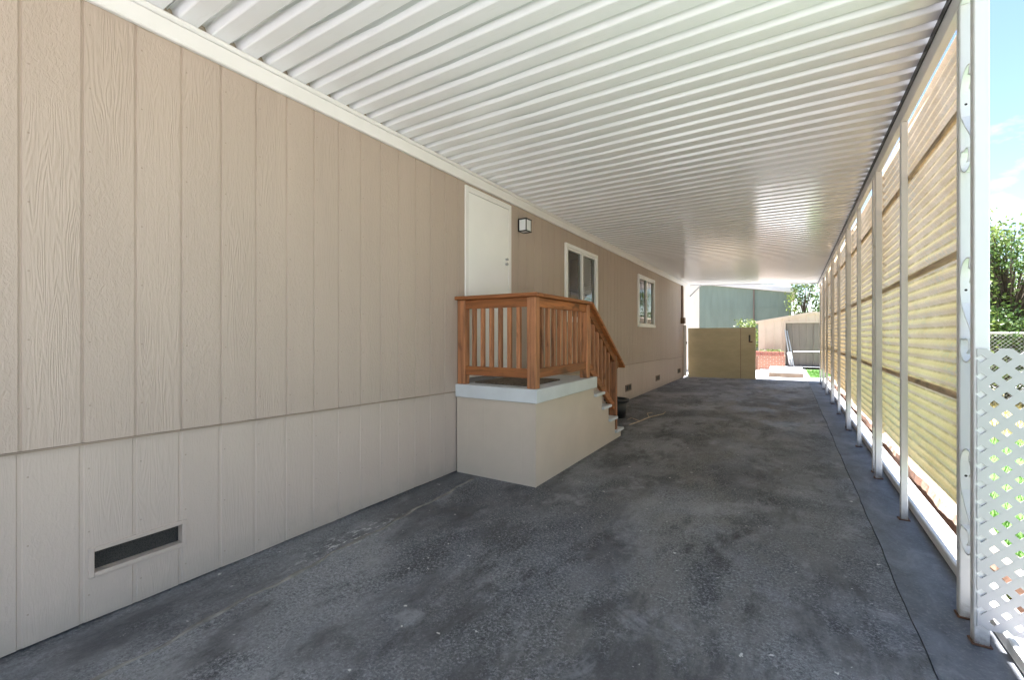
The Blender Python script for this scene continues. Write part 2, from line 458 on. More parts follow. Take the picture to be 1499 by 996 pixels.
# ------------------------------------------------------------------ ground
def sheet(name, x0, x1, y0, y1, z, mat, nx=1, ny=1):
    m = MB(); vs = []; fs = []
    for j in range(ny+1):
        for i in range(nx+1): vs.append((x0+(x1-x0)*i/nx, y0+(y1-y0)*j/ny, z))
    for j in range(ny):
        for i in range(nx):
            a = j*(nx+1)+i; fs.append([a, a+1, a+nx+2, a+nx+1])
    m.add(vs, fs); return structure(m.build(name, mat, recalc=False))
sheet('ground', -300, 300, -300, 300, -.032, M['dirt'])
sheet('lawn', 1.10, 9, -1.2, 8.6, -.012, M['lawn'])
sheet('dry_grass', 1.10, 14, 8.6, 16.6, -.016, M['dry'])
sheet('bounce_slab', 4.2, 11, -1.2, 11.9, -.008, M['concrete'])  # added pale concrete off to the right, bounces sunlight onto the screen
sheet('road', -60, 60, -18, -8, -.006, M['asphalt'])
sheet('apron', -8, 6, -8, -2.85, -.004, M['concrete'])
# driveway: edge joint follows the posts
def joint(y): return .515 + .004*y + .003*math.sin(y*1.7) + .0035*math.sin(y*5.1+1)+.002*math.sin(y*17)
m = MB(); N = 140; ys = [-2.85 + (16.75+2.85)*i/N for i in range(N+1)]
vs = []; fs = []
for y in ys: vs += [(XW-.05, y, 0), (joint(y)-.002, y, 0), (joint(y)-.002, y, -.012)]
for i in range(N):
    fs += [[i*3, i*3+1, i*3+4, i*3+3], [i*3+1, i*3+2, i*3+5, i*3+4]]
structure(m.add(vs, fs).build('driveway', M['drive'], recalc=False))
m = MB(); vs = []; fs = []
for y in ys: vs += [(joint(y)+.002, y, -.012), (joint(y)+.002, y, .003), (XR(y)+.20, y, .003), (XR(y)+.20, y, -.03)]
for i in range(N):
    for k in range(3): fs.append([i*4+k, i*4+k+1, i*4+k+5, i*4+k+4])
structure(m.add(vs, fs).build('paving_strip', M['strip'], recalc=False))
# raised mortar line running by the house, and a fine crack across the strip
m = MB(); vs = []; fs = []; K = 60
for i in range(K+1):
    y = .2 + 3.3*i/K; x = -2.34 - .07*(y-.2) + .012*math.sin(y*9) + .008*math.sin(y*23); w = .005 + .004*math.sin(y*13) + .002*math.sin(y*37)
    vs += [(x-w-.010, y, .001), (x-w*.4, y, .005), (x+w*.4, y, .005), (x+w+.010, y, .001)]
for i in range(K):
    for k in range(3): fs.append([i*4+k, i*4+k+1, i*4+k+5, i*4+k+4])
M['mortar'] = simple('mortar_grey', (.20,.19,.175), .9, .45, 9, .5, 60)
structure(m.add(vs, fs).build('paving_joint', M['mortar'], recalc=False))
sheet('patio', -3.6, 14, 16.75, 22.0, -.004, M['concrete'])
sheet('back_lawn', .68, 4.5, 17.6, 21.6, .002, M['lawn'])
sheet('soil_strip', XR(0)+.2, 1.10, -1.2, 16.7, -.010, M['dirt'])

# ------------------------------------------------------------------ mobile home
house = thing('mobile_home', (XW-2, 7, 0), 'long tan wood-grain mobile home with pale skirting along the left of the driveway', 'mobile home')
YH0 = -3.4
DOOR = (3.77, 4.57, .93, 2.90)
WIN1 = (6.20, 7.50, 1.65, 2.74)
WIN2 = (10.10, 11.55, 1.635, 2.725)
OPEN = [DOOR, WIN1, WIN2]
def profile(y0, y1, depth, width, xface, extra):
    ys = set([y0, y1] + extra)
    k0 = math.floor((y0-G0)/GP)
    pts = []
    for k in range(k0, k0+int((y1-y0)/GP)+3):
        g = G0 + k*GP
        if g-width > y0 and g+width < y1:
            pts += [(g-width/2-.0015, 0), (g-width/2+.002, depth), (g+width/2-.002, depth), (g+width/2+.0015, 0)]
    def xo(y):
        for a, b in zip(pts, pts[1:]):
            if a[0] <= y <= b[0] and b[0]-a[0] < width: return a[1] + (b[1]-a[1])*(y-a[0])/(b[0]-a[0])
        return 0
    for a in pts: ys.add(a[0])
    ys = sorted(ys)
    return [(y, xface - xo(y)) for y in ys]
def wallstrip(prof, z0f, z1f, openings):
    m = MB()
    for (ya, xa), (yb, xb) in zip(prof, prof[1:]):
        if yb-ya < 1e-5: continue
        spans = [(z0f, z1f)]
        for (a, b, c, d) in openings:
            if ya >= a-1e-6 and yb <= b+1e-6:
                spans = [(z0f, lambda y, c=c: c), (lambda y, d=d: d, z1f)]
        for f0, f1 in spans:
            m.add([(xa, ya, f0(ya)), (xb, yb, f0(yb)), (xb, yb, f1(yb)), (xa, ya, f1(ya))], [[0,1,2,3]])
    return m
ex = [v for o in OPEN for v in (o[0], o[1])] + [.45, 3.55, 8.8, 12.6, 13.3]
wallstrip(profile(YH0, YE, .007, .011, XW, ex), lambda y: seam(y)-.006, lambda y: 3.32, OPEN).build('wall', M['siding'], house, False)
VENT0 = (.795, 1.165, .237, .338)
sk = wallstrip(profile(YH0, YE, .004, .018, XW-.012, [.45, 3.55, 8.8, 12.6, 13.3, VENT0[0], VENT0[1]]), lambda y: .009 + .0015*math.sin(y*2.9) + .0015*math.sin(y*11), lambda y: seam(y), [VENT0])
sk.build('skirting', M['skirt'], house, False)
# drip edge under the siding, coloured dark to stand for the seam's shadow line
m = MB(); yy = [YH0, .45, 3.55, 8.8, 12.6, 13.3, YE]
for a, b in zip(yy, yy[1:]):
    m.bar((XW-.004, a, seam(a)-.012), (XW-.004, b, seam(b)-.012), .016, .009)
m.build('drip_shadow_edge', M['seamshade'], house)
m = MB()
m.add([(XW, YE, -.02), (XW-4.2, YE, -.02), (XW-4.2, YE, 3.32), (XW, YE, 3.32)], [[0,1,2,3]])
m.add([(XW, YH0, -.02), (XW-4.2, YH0, -.02), (XW-4.2, YH0, 3.32), (XW, YH0, 3.32)], [[3,2,1,0]])
m.add([(XW-4.2, YH0, -.02), (XW-4.2, YE, -.02), (XW-4.2, YE, 3.32), (XW-4.2, YH0, 3.32)], [[0,1,2,3]])
m.build('end_wall', M['siding'], house, False)
m = MB()
m.prism([(XW-.02, 3.33), (XW-2.1, 3.75), (XW-4.5, 3.33), (XW-4.5, 3.27), (XW-.02, 3.27)], 'y', YH0-.2, YE+.1)
m.build('house_roof', M['roofgrey'], house)
# corner board, down pipe, electric conduit and box at the far corner
MB().box(XW-.03, XW+.022, YE-.02, YE+.05, .02, 3.05, .004).build('corner_board', M['cream'], house)
dp = MB().box(XW+.024, XW+.10, YE-.03, YE+.07, .08, 1.72, .01).build('downpipe', M['trim'], house)
MB().box(XW+.100, XW+.125, YE-.02, YE+.04, 1.10, 1.18, .004).build('pipe_clip', M['black'], dp)
cd = MB().tube([(XW+.030, YE-.32, 1.95), (XW+.030, YE-.32, 2.98)], .026, 10).build('conduit', M['conduit'], house)
MB().box(XW+.002, XW+.12, YE-.42, YE-.20, 1.76, 1.95, .01).build('meter_box', M['conduit'], cd)

# door
def doorset():
    a, b, c, d = DOOR
    fr = MB()
    fr.box(XW-.05, XW+.016, a-.055, a, c-.02, d+.06, .003); fr.box(XW-.05, XW+.016, b, b+.055, c-.02, d+.06, .003)
    fr.box(XW-.05, XW+.016, a, b, d, d+.06, .003)
    leaf = MB().box(XW-.045, XW+.012, a+.004, b-.004, c+.01, d-.004, .002).build('door', M['white'], house)
    fr.build('door_frame', M['trim'], leaf)
    for z in (2.29, 2.235):
        h = MB().tube([(XW+.012, b-.065, z), (XW+.040, b-.065, z)], [.016, .015], 12)
        h.build('door_lock', M['steel'], leaf)
    MB().box(XW-.05, XW+.04, a-.05, b+.05, c-.034, c-.001).build('threshold', M['steel'], leaf)
doorset()

def window(W, blinds):
    a, b, c, d = W; f = MB(); w = .055
    x0, x1 = XW-.05, XW+.03
    f.box(x0, x1, a-.02, a+w, c, d, .004); f.box(x0, x1, b-w, b+.02, c, d, .004)
    f.box(x0, x1+.001, a-.02, b+.02, d, d+w, .004); f.box(x0, x1+.012, a-.03, b+.03, c-w, c, .004)
    fo = f.build('window', M['vinyl'], house)
    mid = (a+b)/2
    s = MB()
    s.box(x0+.005, x1-.012, mid-.028, mid+.028, c+.001, d-.001, .003)
    for (p, q) in ((a+w+.001, mid-.029), (mid+.029, b-w-.001)):
        s.box(x0+.008, x1-.020, p, q, c+.001, c+.032, .002); s.box(x0+.008, x1-.020, p, q, d-.032, d-.001, .002)
    s.build('sash', M['vinyl'], fo)
    for (p, q) in ((a+w, mid-.025), (mid+.025, b-w)):
        g = MB().add([(XW-.012, p, c+.02), (XW-.012, q, c+.02), (XW-.012, q, d-.02), (XW-.012, p, d-.02)], [[0,1,2,3]])
        g.build('pane', M['glass'], fo, False)
    bl = MB(); p, q = blinds(a, mid, b); z = c+.03
    while z < d-.03:
        bl.obox((XW-.075, (p+q)/2, z), (.75,0,.66), (0,1,0), (-.66,0,.75), .028, q-p, .0015); z += .03
    bl.build('blind', M['blind'], fo)
    rm = MB()
    x = XW-.5
    rm.add([(x, a-.1, c-.1), (x, b+.1, c-.1), (x, b+.1, d+.1), (x, a-.1, d+.1)], [[0,1,2,3]])
    for (P, Q) in (((a-.02, c-.02), (b+.02, c-.02)), ((b+.02, c-.02), (b+.02, d+.02)), ((b+.02, d+.02), (a-.02, d+.02)), ((a-.02, d+.02), (a-.02, c-.02))):
        rm.add([(XW-.05, P[0], P[1]), (XW-.05, Q[0], Q[1]), (x, Q[0], Q[1]), (x, P[0], P[1])], [[0,1,2,3]])
    rm.build('reveal', M['dark'], fo)
    MB().box(XW-.01, XW+.016, a+w+.002, a+w+.018, (c+d)/2-.10, (c+d)/2-.03, .003).build('latch', M['vinyl'], fo)
window(WIN1, lambda a, m_, b: (m_+.03, b-.06))
window(WIN2, lambda a, m_, b: (m_+.03, b-.06))

# vents in the skirting
a, b, c, d = VENT0; xs = XW-.012
fr = MB(); w = .022
fr.box(xs-.055, xs+.007, a-w, a, c-w, d+w, .002); fr.box(xs-.055, xs+.007, b, b+w, c-w, d+w, .002)
fr.box(xs-.055, xs+.007, a, b, c-w, c, .002); fr.box(xs-.055, xs+.007, a, b, d, d+w, .002)
v0 = fr.build('vent', M['skirt'], house)
MB().add([(xs-.045, a, c), (xs-.045, b, c), (xs-.045, b, d), (xs-.045, a, d)], [[0,1,2,3]]).build('vent_screen', M['mesh'], v0, False)
for yv in (9.43, 12.0, 14.75):
    f = MB(); q = xs+.012
    f.box(xs-.002, q, yv-.20, yv+.20, .20, .222); f.box(xs-.002, q, yv-.20, yv+.20, .318, .34)
    f.box(xs-.002, q, yv-.20, yv-.178, .222, .318); f.box(xs-.002, q, yv+.178, yv+.20, .222, .318); f.box(xs-.002, q-.002, yv-.008, yv+.008, .222, .318)
    vo = f.build('vent', M['stepface'], house)
    MB().box(xs-.002, xs+.003, yv-.178, yv+.178, .222, .318).build('vent_screen', M['mesh'], vo)

# wall lamp
lamp = thing('wall_lamp', (XW, 4.93, 2.68), 'small square black-framed wall lantern with frosted panes beside the white door', 'lamp')
yl, zl = 4.86, 2.76; xa, xb = XW+.012, XW+.125; hw, hz = .060, .076
MB().box(XW, XW+.012, yl-.06, yl+.06, zl-.075, zl+.075, .003).build('backplate', M['black'], lamp)
f = MB()
for yq in (-hw, hw):
    for xq in (xa, xb-.01):
        f.box(xq, xq+.010, yl+yq-.005, yl+yq+.005, zl-hz+.008, zl+hz-.008)
f.box(xa-.001, xb+.004, yl-hw-.009, yl+hw+.009, zl+hz-.008, zl+hz+.006)
f.box(xa-.001, xb+.004, yl-hw-.009, yl-hw+.007, zl-hz-.004, zl-hz+.008); f.box(xa-.001, xb+.004, yl+hw-.007, yl+hw+.009, zl-hz-.004, zl-hz+.008)
f.box(xb-.012, xb+.003, yl-hw+.007, yl+hw-.007, zl-hz-.003, zl-hz+.008)
f.build('frame', M['black'], lamp)
MB().box(xa+.004, xb-.004, yl-hw+.002, yl+hw-.002, zl-hz+.004, zl+hz-.009).build('glass', M['lampglass'], lamp)

# ------------------------------------------------------------------ entry porch
porch = thing('entry_porch', (-2.4, 4.6, 0), 'tan boxed entry stair with redwood railing, grey deck and four steps at the white door', 'porch')
XP, YP0, YD = -1.943, 3.59, 5.07
ZD = .896
# carcass: front face grooved, side face plain
prof = [(XW, 0)]
m = MB()
xs_ = [XW+.0, -2.70, -2.50, -2.09, XP]
pts = []
for gx in (-2.705, -2.50, -2.085): pts += [(gx-.011, 0), (gx-.008, .008), (gx+.008, .008), (gx+.011, 0)]
pts = [(XW, 0)] + pts + [(XP, 0)]
for (x0, o0), (x1, o1) in zip(pts, pts[1:]):
    m.add([(x0, YP0+o0, -.01), (x1, YP0+o1, -.01), (x1, YP0+o1, .767), (x0, YP0+o0, .767)], [[0,1,2,3]])
m.build('front_panel', M['porchskin'], porch)
prs = [(YP0+.001, -.01), (6.06, -.01), (6.06, .085), (5.81, .085), (5.81, .275), (5.56, .275), (5.56, .465), (5.31, .465), (5.31, .655), (5.05, .655), (5.05, .767), (YP0+.001, .767)]
MB().prism(prs, 'x', XW+.005, XP).build('side_panel', M['porchskin'], porch)
MB().box(XP-.006, XP+.004, YP0-.004, YP0+.012, 0, .766).build('corner_strip', M['porchskin'], porch)
MB().box(XW, XP+.028, YP0-.03, YD+.012, .768, ZD, .005).build('deck', M['deckpaint'], porch)
for yf, yb_, z in ((5.345, 5.052, .690), (5.595, 5.312, .500), (5.84, 5.562, .310), (6.10, 5.812, .120)):
    MB().box(XW+.01, XP+.035, yb_, yf, z-.034, z, .006).build('step', M['deckpaint'], porch)
# posts
P = .089
PA = (XW+.005, XW+.005+P, YP0+.0, YP0+P)
PB = (XP-P, XP, YP0-.005, YP0-.005+P)
PC = (XP-P, XP, 4.83, 4.83+P)
PD = (XP-P, XP, 5.845, 5.845+P*.8)
ZT = 1.780
for q, z0, z1 in ((PA, ZD, ZT-.036), (PB, ZD, ZT-.036), (PC, ZD, ZT-.036), (PD, .12, 1.15)):
    MB().box(q[0], q[1], q[2], q[3], z0, z1, .004).build('post', M['woodz'], porch)
SL = -.665
def zcap(y): return ZT + SL*(y-4.93)
MB().box(XW-.0, XP+.035, YP0-.045, YP0+.10, ZT-.035, ZT, .005).build('cap_rail', M['woodx'], porch)
MB().box(XP-.105, XP+.036, YP0+.101, 4.93, ZT-.036, ZT-.001, .005).build('cap_rail', M['woody'], porch)
MB().bar((XP-.035, 4.925, zcap(4.925)-.02), (XP-.035, 6.15, zcap(6.15)-.02), .14, .036, .005).build('cap_rail', M['woody'], porch)
yc = YP0+.04; xc = XP-.045
MB().box(PA[1], PB[0], yc-.019, yc+.019, ZT-.125, ZT-.037, .003).build('top_rail', M['woodx'], porch)
MB().box(PA[1], PB[0], yc-.019, yc+.019, .99, 1.078, .003).build('bottom_rail', M['woodx'], porch)
MB().box(xc-.019, xc+.030, PB[3], PC[2], ZT-.125, ZT-.038, .003).build('top_rail', M['woody'], porch)
MB().box(xc-.019, xc+.030, PB[3], PC[2], .99, 1.078, .003).build('bottom_rail', M['woody'], porch)
def slope_bar(y0, y1, dz, h, name):
    MB().bar((xc+.005, y0, zcap(y0)+dz), (xc+.005, y1, zcap(y1)+dz), .045, h, .003).build(name, M['woody'], porch)
slope_bar(PC[3]+.012, 6.02, -.088, .086, 'top_rail')
slope_bar(PC[3]+.01, PD[2]+.02, -.74, .080, 'bottom_rail')
n = 6
for i in range(n):
    x = PA[1] + (PB[0]-PA[1])*(i+1)/(n+1)-.006
    MB().box(x-.019, x+.019, yc-.0185, yc+.0185, 1.079, ZT-.126, .002).build('baluster', M['woodz'], porch)
n = 8
for i in range(n):
    y = PB[3] + (PC[2]-PB[3])*(i+.85)/(n+.7)
    MB().box(xc-.018, xc+.0185, y-.019, y+.019, 1.079, ZT-.126, .002).build('baluster', M['woodz'], porch)
for i in range(6):
    y = PC[3] + .075 + i*.135
    if y > PD[2]-.03: break
    MB().box(xc-.018, xc+.0185, y-.019, y+.019, zcap(y)-.715, zcap(y)-.125, .002).build('baluster', M['woodz'], porch)
# doormat
dm = MB().box(-2.74, -2.10, 3.74, 4.45, ZD+.001, ZD+.016, .006).build('doormat', M['mat'])
tag(dm, 'brown speckled doormat lying on the grey porch deck behind the railing', 'doormat')

# tub and twigs by the steps
tub = thing('plastic_tub', (-2.45, 7.40, 0), 'black plastic planter tub standing on the driveway behind the porch steps', 'tub')
def lathe(m, c, prof, n=28, sq=0.0):
    vs = []; fs = []
    for (r, z) in prof:
        for k in range(n):
            a = 2*math.pi*k/n
            vs.append((c[0]+r*math.cos(a), c[1]+r*math.sin(a), c[2]+z))
    for i in range(len(prof)-1):
        for k in range(n):
            k2 = (k+1) % n; fs.append([i*n+k, i*n+k2, (i+1)*n+k2, (i+1)*n+k])
    return m.add(vs, fs, True)
lathe(MB(), (-2.45, 7.40, 0), [(.001,.002),(.15,.002),(.185,.30),(.175,.30),(.145,.02),(.001,.02)]).build('tub_body', M['tub'], tub)
lathe(MB(), (-2.45, 7.40, 0), [(.186,.27),(.210,.272),(.213,.318),(.18,.318),(.178,.302),(.186,.27)]).build('rim', M['tub'], tub)
m = MB()
m.tube([(-2.05,6.8,.012), (-1.98,7.15,.02), (-1.95,7.6,.013), (-1.80,7.95,.03), (-1.84,8.3,.014)], [.006,.008,.008,.006,.004], 6)
m.tube([(-1.95,7.6,.014), (-2.05,7.85,.03), (-2.02,8.1,.012)], [.006,.005,.003], 6)
m.tube([(-1.98,7.15,.02), (-2.16,7.3,.03), (-2.2,7.2,.012)], [.006,.004,.003], 6)
tag(m.build('fallen_twig', M['twig']), 'dry forked twig lying on the dark paving beyond the steps', 'twig')

# ------------------------------------------------------------------ carport
car = thing('carport', (-1, 8, 0), 'white ribbed metal carport roof on slender white posts over the driveway', 'carport')
# roof of folded pans
PER = .165; y = .963 - PER*math.floor((.963-RY0)/PER)
prof = []
k = 0
while y < RY1:
    base = [(0,0), (.003,-.0015), (.092,-.0015), (.097,.002), (.112,.044), (.117,.047)]
    if k % 2 == 0: base += [(.122,.047), (.1225,.034), (.127,.034), (.1275,.047)]
    base += [(.140,.047), (.145,.044), (.161,.003)]
    for a, b in base: prof.append((y+a, b))
    y += PER; k += 1
m = MB(); NX = 6; vs = []; fs = []
for (yy_, dz) in prof:
    for i in range(NX+1):
        u = i/NX; x = XW+.004 + (XR(yy_)+.022-XW)*u
        z = ZL*(1-u) + ZR(yy_)*u + dz + .004*math.sin(u*5.3+yy_*.7)*u*(1-u)*4 - .018*4*u*(1-u)*0
        vs.append((x, yy_, z))
for j in range(len(prof)-1):
    for i in range(NX): 
        a = j*(NX+1)+i; fs.append([a, a+1, a+NX+2, a+NX+1])
m.add(vs, fs).build('roof_sheet', M['roof'], car, False)
# second skin above: pans have a lid of insulation board on the weather side
m = MB()
m.add([(XW-.02, RY0, ZL+.075), (XR(RY0)+.018, RY0, ZR(RY0)+.075), (XR(RY1)+.018, RY1, ZR(RY1)+.075), (XW-.02, RY1, ZL+.075)], [[0,1,2,3]])
m.build('roof_cover', M['roofgrey'], car, False)
m = MB().box(XW, XW+.034, YH0, RY1-.01, 2.985, 3.082, .006)
m.box(XW, XW+.052, YH0, RY1-.01, 3.0825, 3.112, .008)
m.build('wall_trim', M['trim'], car)
# edge beam on the posts
m = MB()
def rb(o, y0, y1, w, z0, z1, bev=.003):
    a = Vector((XR(y0)+o, y0, ZR(y0)+(z0+z1)/2)); b = Vector((XR(y1)+o, y1, ZR(y1)+(z0+z1)/2))
    m.bar(a, b, w, z1-z0, bev)
rb(0, RY0, RY1, .045, -.145, -.018)
m.build('edge_beam', M['beam'], car)
m = MB(); rb(-.0262, RY0+.01, RY1-.01, .007, -.050, -.008, 0)
m.build('closure_strip', M['black'], car)
m = MB()
m.bar((XW+.05, RY1+.012, ZL+.02), (XR(RY1)+.02, RY1+.012, ZR(RY1)+.02), .02, .09)
m.build('end_fascia', M['roofgrey'], car)
m = MB()
m.bar((XW+.06, RY1-.06, 2.72), (XW+.42, RY1-.06, 3.09), .03, .035)
m.build('corner_brace', M['steel'], car)
def tubepost(m, x, y, w, d, z0, z1):
    m.box(x-w/2, x+w/2, y-d/2, y+d/2, z0, z1, .004)
singles = [4.41, 7.00, 9.70, 12.75, 15.35]
pairs = [2.93, 5.66, 8.25, 11.15, 14.05]
for yp in singles:
    m = MB(); x = XR(yp)
    tubepost(m, x, yp, .042, .045, .004, ZR(yp)-.146)
    po = m.build('post', M['post'], car)
    MB().box(x-.034, x+.034, yp-.034, yp+.034, .003, .010, .002).build('foot_plate', M['rust'], po)
def scroll(x, yn, yf, zt):
    """S-shaped strap in the plane of the two tubes, zt = top"""
    g = yf-yn; pts = []
    def arc(cy, cz, ry, rz, a0, a1, n):
        for i in range(n+1):
            a = R(a0+(a1-a0)*i/n); pts.append((x, cy+ry*math.cos(a), cz+rz*math.sin(a)))
    # small curl at the near tube, up and over to the far tube, long diagonal back, round curl below
    arc(yn+g*.30, zt-.085, g*.17, .035, 260, 60, 10)
    pts.pop()
    arc(yn+g*.42, zt-.10, g*.56, .10, 110, 0, 12)
    pts += [(x, yf-g*.03, zt-.16), (x, yf-g*.10, zt-.21), (x, yf-g*.42, zt-.275), (x, yn+g*.22, zt-.335), (x, yn+g*.06, zt-.39)]
    arc(yn+g*.50, zt-.425, g*.47, .068, 170, 400, 22)
    arc(yn+g*.52, zt-.418, g*.22, .035, 60, 250, 10)
    return MB().ribbon(pts, (1,0,0), .040, .006)
for yp in pairs:
    x = XR(yp)-.005; m = MB()
    w, dp_ = .052, .050; y0, y1 = yp-.115, yp+.115
    tubepost(m, x+.012, y1, w, dp_, .004, ZR(yp)-.147)
    po = m.build('ornamental_post', M['post'], car)
    m = MB(); tubepost(m, x+.003, y0, w, dp_, .004, ZR(yp)-.147)
    m.build('front_tube', M['post'], po)
    for q, yq in ((.003, y0), (.012, y1)):
        MB().box(x+q-.034, x+q+.034, yq-.034, yq+.034, .003, .011, .002).build('foot_plate', M['rust'], po)
    for zt in (2.66, 1.755, .85):
        scroll(x+.006, y0+.028, y1-.028, zt).build('scroll', M['beam'], po)
        for dz in (.145, .425):
            MB().tube([(x+.006, y1-.036, zt-dz), (x+.006, y1-.024, zt-dz)], .006, 8).build('screw', M['black'], po)

# ------------------------------------------------------------------ fibreglass privacy screen
scr = thing('privacy_screen', (XR(8)+.06, 8, .4), 'tall yellowed corrugated fibreglass screen with wooden battens behind the carport posts', 'screen')
bays = [3.10, 5.69, 8.28, 11.18, 14.08, 16.2]
def zpt(y): return ZR(y)-.085
for a, b in zip(bays, bays[1:]):
    m = MB(); vs = []; fs = []; 
    NY = 10; per = .071; zb = .43; nz = int((3.12-zb)/per*8)
    off = .0012*(bays.index(a) % 2)
    b2 = b+.04
    for j in range(nz+1):
        t_ = j/nz
        for i in range(NY+1):
            yy_ = a+(b2-a)*i/NY
            z = zb + .02*math.sin(a*3) + (zpt(yy_)-zb)*t_
            x = XR(yy_)+.062+off*3 + .0115*math.sin(2*math.pi*z/per) + .004*math.sin(yy_*2.1+z*1.3)
            vs.append((x, yy_, z))
    for j in range(nz):
        for i in range(NY):
            q = j*(NY+1)+i; fs.append([q, q+1, q+NY+2, q+NY+1])
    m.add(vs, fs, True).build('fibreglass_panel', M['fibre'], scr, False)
    for zb_, h in ((1.07, .036), (1.82, .038), (2.57, .036)):
        d1, d2 = random.uniform(-.012,.012), random.uniform(-.012,.012)
        MB().bar((XR(a)+.036, a+.03, zb_+d1), (XR(b)+.036, b+.02, zb_+d2), .020, h, .002).build('batten', M['batten'], scr)

# sill rail along the ground outside the posts
sill = thing('sill_rail', (XR(8)+.1, 8, 0), 'white stepped aluminium sill rail lying along the feet of the carport posts', 'rail')
def sillbar(o0, o1, z0, z1, y0, y1, name):
    m = MB(); om = (o0+o1)/2
    m.bar((XR(y0)+om, y0, (z0+z1)/2), (XR(y1)+om, y1, (z0+z1)/2), o1-o0, z1-z0, .006)
    return m.build(name, M['rail'], sill)
cuts = [1.2, 5.25, 8.7, 12.4, 16.3]
for a, b in zip(cuts, cuts[1:]):
    sillbar(.075, .105, .012, .075, a, b-.012, 'front_flange')
    sillbar(.1055, .165, .012, .040, a, b-.012, 'channel_floor')
    sillbar(.1655, .190, .012, .092, a, b-.012, 'back_flange')
tag(MB().box(XR(5.3)+.107, XR(5.3)+.160, 5.12, 5.40, .041, .052, .002).build('splice_plate', M['rail'], sill))

# weathered edging beyond
m = MB(); vs = []; fs = []; K = 220; rnd = random.Random(3)
for i in range(K+1):
    y = 1.0 + 15.6*i/K; s_ = XR(y)
    j = lambda a: a*(math.sin(y*2.3+a*900)*.5+math.sin(y*7.1+a*300)*.4+rnd.uniform(-.35,.35))
    vs += [(s_+.235+j(.012), y, -.02), (s_+.232+j(.014), y, .085+j(.012)), (s_+.255+j(.012), y, .128+j(.010)),
           (s_+.33+j(.008), y, .136+j(.008)), (s_+.385+j(.012), y, .126+j(.010)), (s_+.40+j(.012), y, -.02)]
for i in range(K):
    for k in range(5): fs.append([i*6+k, i*6+k+1, i*6+k+7, i*6+k+6])
e = m.add(vs, fs).build('garden_edging', M['edging'], None, False)
tag(e, 'low crumbling red-brown edging kerb with pale top between the sill rail and the lawn', 'edging')

# ------------------------------------------------------------------ lattice panel
lat = thing('lattice_panel', (1.3, 2.77, .07), 'white plastic diamond lattice panel fixed to the nearest ornamental post', 'lattice')
def clip(poly, f):
    out = []
    for i in range(len(poly)):
        a, b = poly[i], poly[(i+1) % len(poly)]; fa, fb = f(a), f(b)
        if fa >= 0: out.append(a)
        if (fa >= 0) != (fb >= 0):
            t_ = fa/(fa-fb); out.append((a[0]+(b[0]-a[0])*t_, a[1]+(b[1]-a[1])*t_))
    return out
LX0, LX1, LZ0, LZ1 = XR(2.8)-.018, 2.05, .085, 1.345
S = .0566; W_ = .0315; q2 = math.sqrt(.5)
yl0 = pairs[0]-.115-.027
def lattice_sheet():
    """rising slats run through; falling slats are cut to the pieces between them, a hair deeper"""
    m = MB(); ox, oz = LX0+.031, LZ0
    def P_(a, c): return (ox + q2*a + q2*c, oz + q2*a - q2*c)      # a along rising, c across (down-right)
    def put(poly, y0, y1):
        for f in (lambda p: LZ1-.014-p[1], lambda p: p[0]-LX0, lambda p: LX1-p[0], lambda p: p[1]-LZ0):
            poly = clip(poly, f)
            if len(poly) < 3: return
        m.prism(poly, 'y', y0, y1)
    for j in range(-50, 50):
        c0 = j*S
        amax = None
        for k in range(-60, 80):
            if P_(k*S+W_, c0+W_/2)[1] <= LZ1: amax = k*S+W_
        if amax is None: continue
        put([P_(-4, c0), P_(amax, c0), P_(amax, c0+W_), P_(-4, c0+W_)], yl0-.0052, yl0-.0004)
    for k in range(-60, 80):
        for j in range(-50, 50):
            a0, c0 = k*S, j*S+W_
            x, z = P_(a0, c0)
            if not (LX0-.1 < x < LX1+.1 and LZ0-.1 < z < LZ1+.02): continue
            if P_(a0+W_, c0)[1] > LZ1+.03: continue
            put([P_(a0, c0), P_(a0+W_, c0), P_(a0+W_, c0+S-W_), P_(a0, c0+S-W_)], yl0-.0046, yl0-.0008)
    return m
lattice_sheet().build('lattice_sheet', M['lattice'], lat)
MB().box(LX1-.02, LX1+.02, yl0-.02, yl0+.02, -.01, 1.36, .003).build('end_stake', M['lattice'], lat)

# ------------------------------------------------------------------ gate and yard beyond
gate = thing('plywood_gate', (-1.75, 15.9, 0), 'olive plywood gate closing the left of the driveway end', 'gate')
g0, g1 = (-2.76, 15.72), (-.80, 15.98)
def gbar(u0, u1, z0, z1, t0, t1, name, mat):
    dx, dy = g1[0]-g0[0], g1[1]-g0[1]
    L = math.hypot(dx, dy); nx, ny = dy/L, -dx/L
    a = Vector((g0[0]+dx*u0 + nx*(t0+t1)/2, g0[1]+dy*u0 + ny*(t0+t1)/2, (z0+z1)/2))
    b = Vector((g0[0]+dx*u1 + nx*(t0+t1)/2, g0[1]+dy*u1 + ny*(t0+t1)/2, (z0+z1)/2))
    return MB().bar(a, b, abs(t1-t0), z1-z0, .002).build(name, mat, gate)
gbar(0, .7845, .008, 1.625, 0, .02, 'sheet', M['gate'])
gbar(.7848, 1, .008, 1.64, 0, .02, 'sheet', M['gate'])
for z in (.30, 1.42): gbar(.02, .775, z, z+.01, .021, .024, 'seam_batten', M['gate'])
gbar(.782, .789, .01, 1.62, .0205, .023, 'seam_batten', M['stepface'])
gbar(.90, .925, 1.20, 1.40, .021, .034, 'latch', M['black'])
gbar(.90, .955, 1.16, 1.20, .021, .045, 'handle', M['rust'])
for u in (.02, .96): gbar(u, u+.035, 0, 1.60, -.07, -.002, 'gate_post', M['gate'])

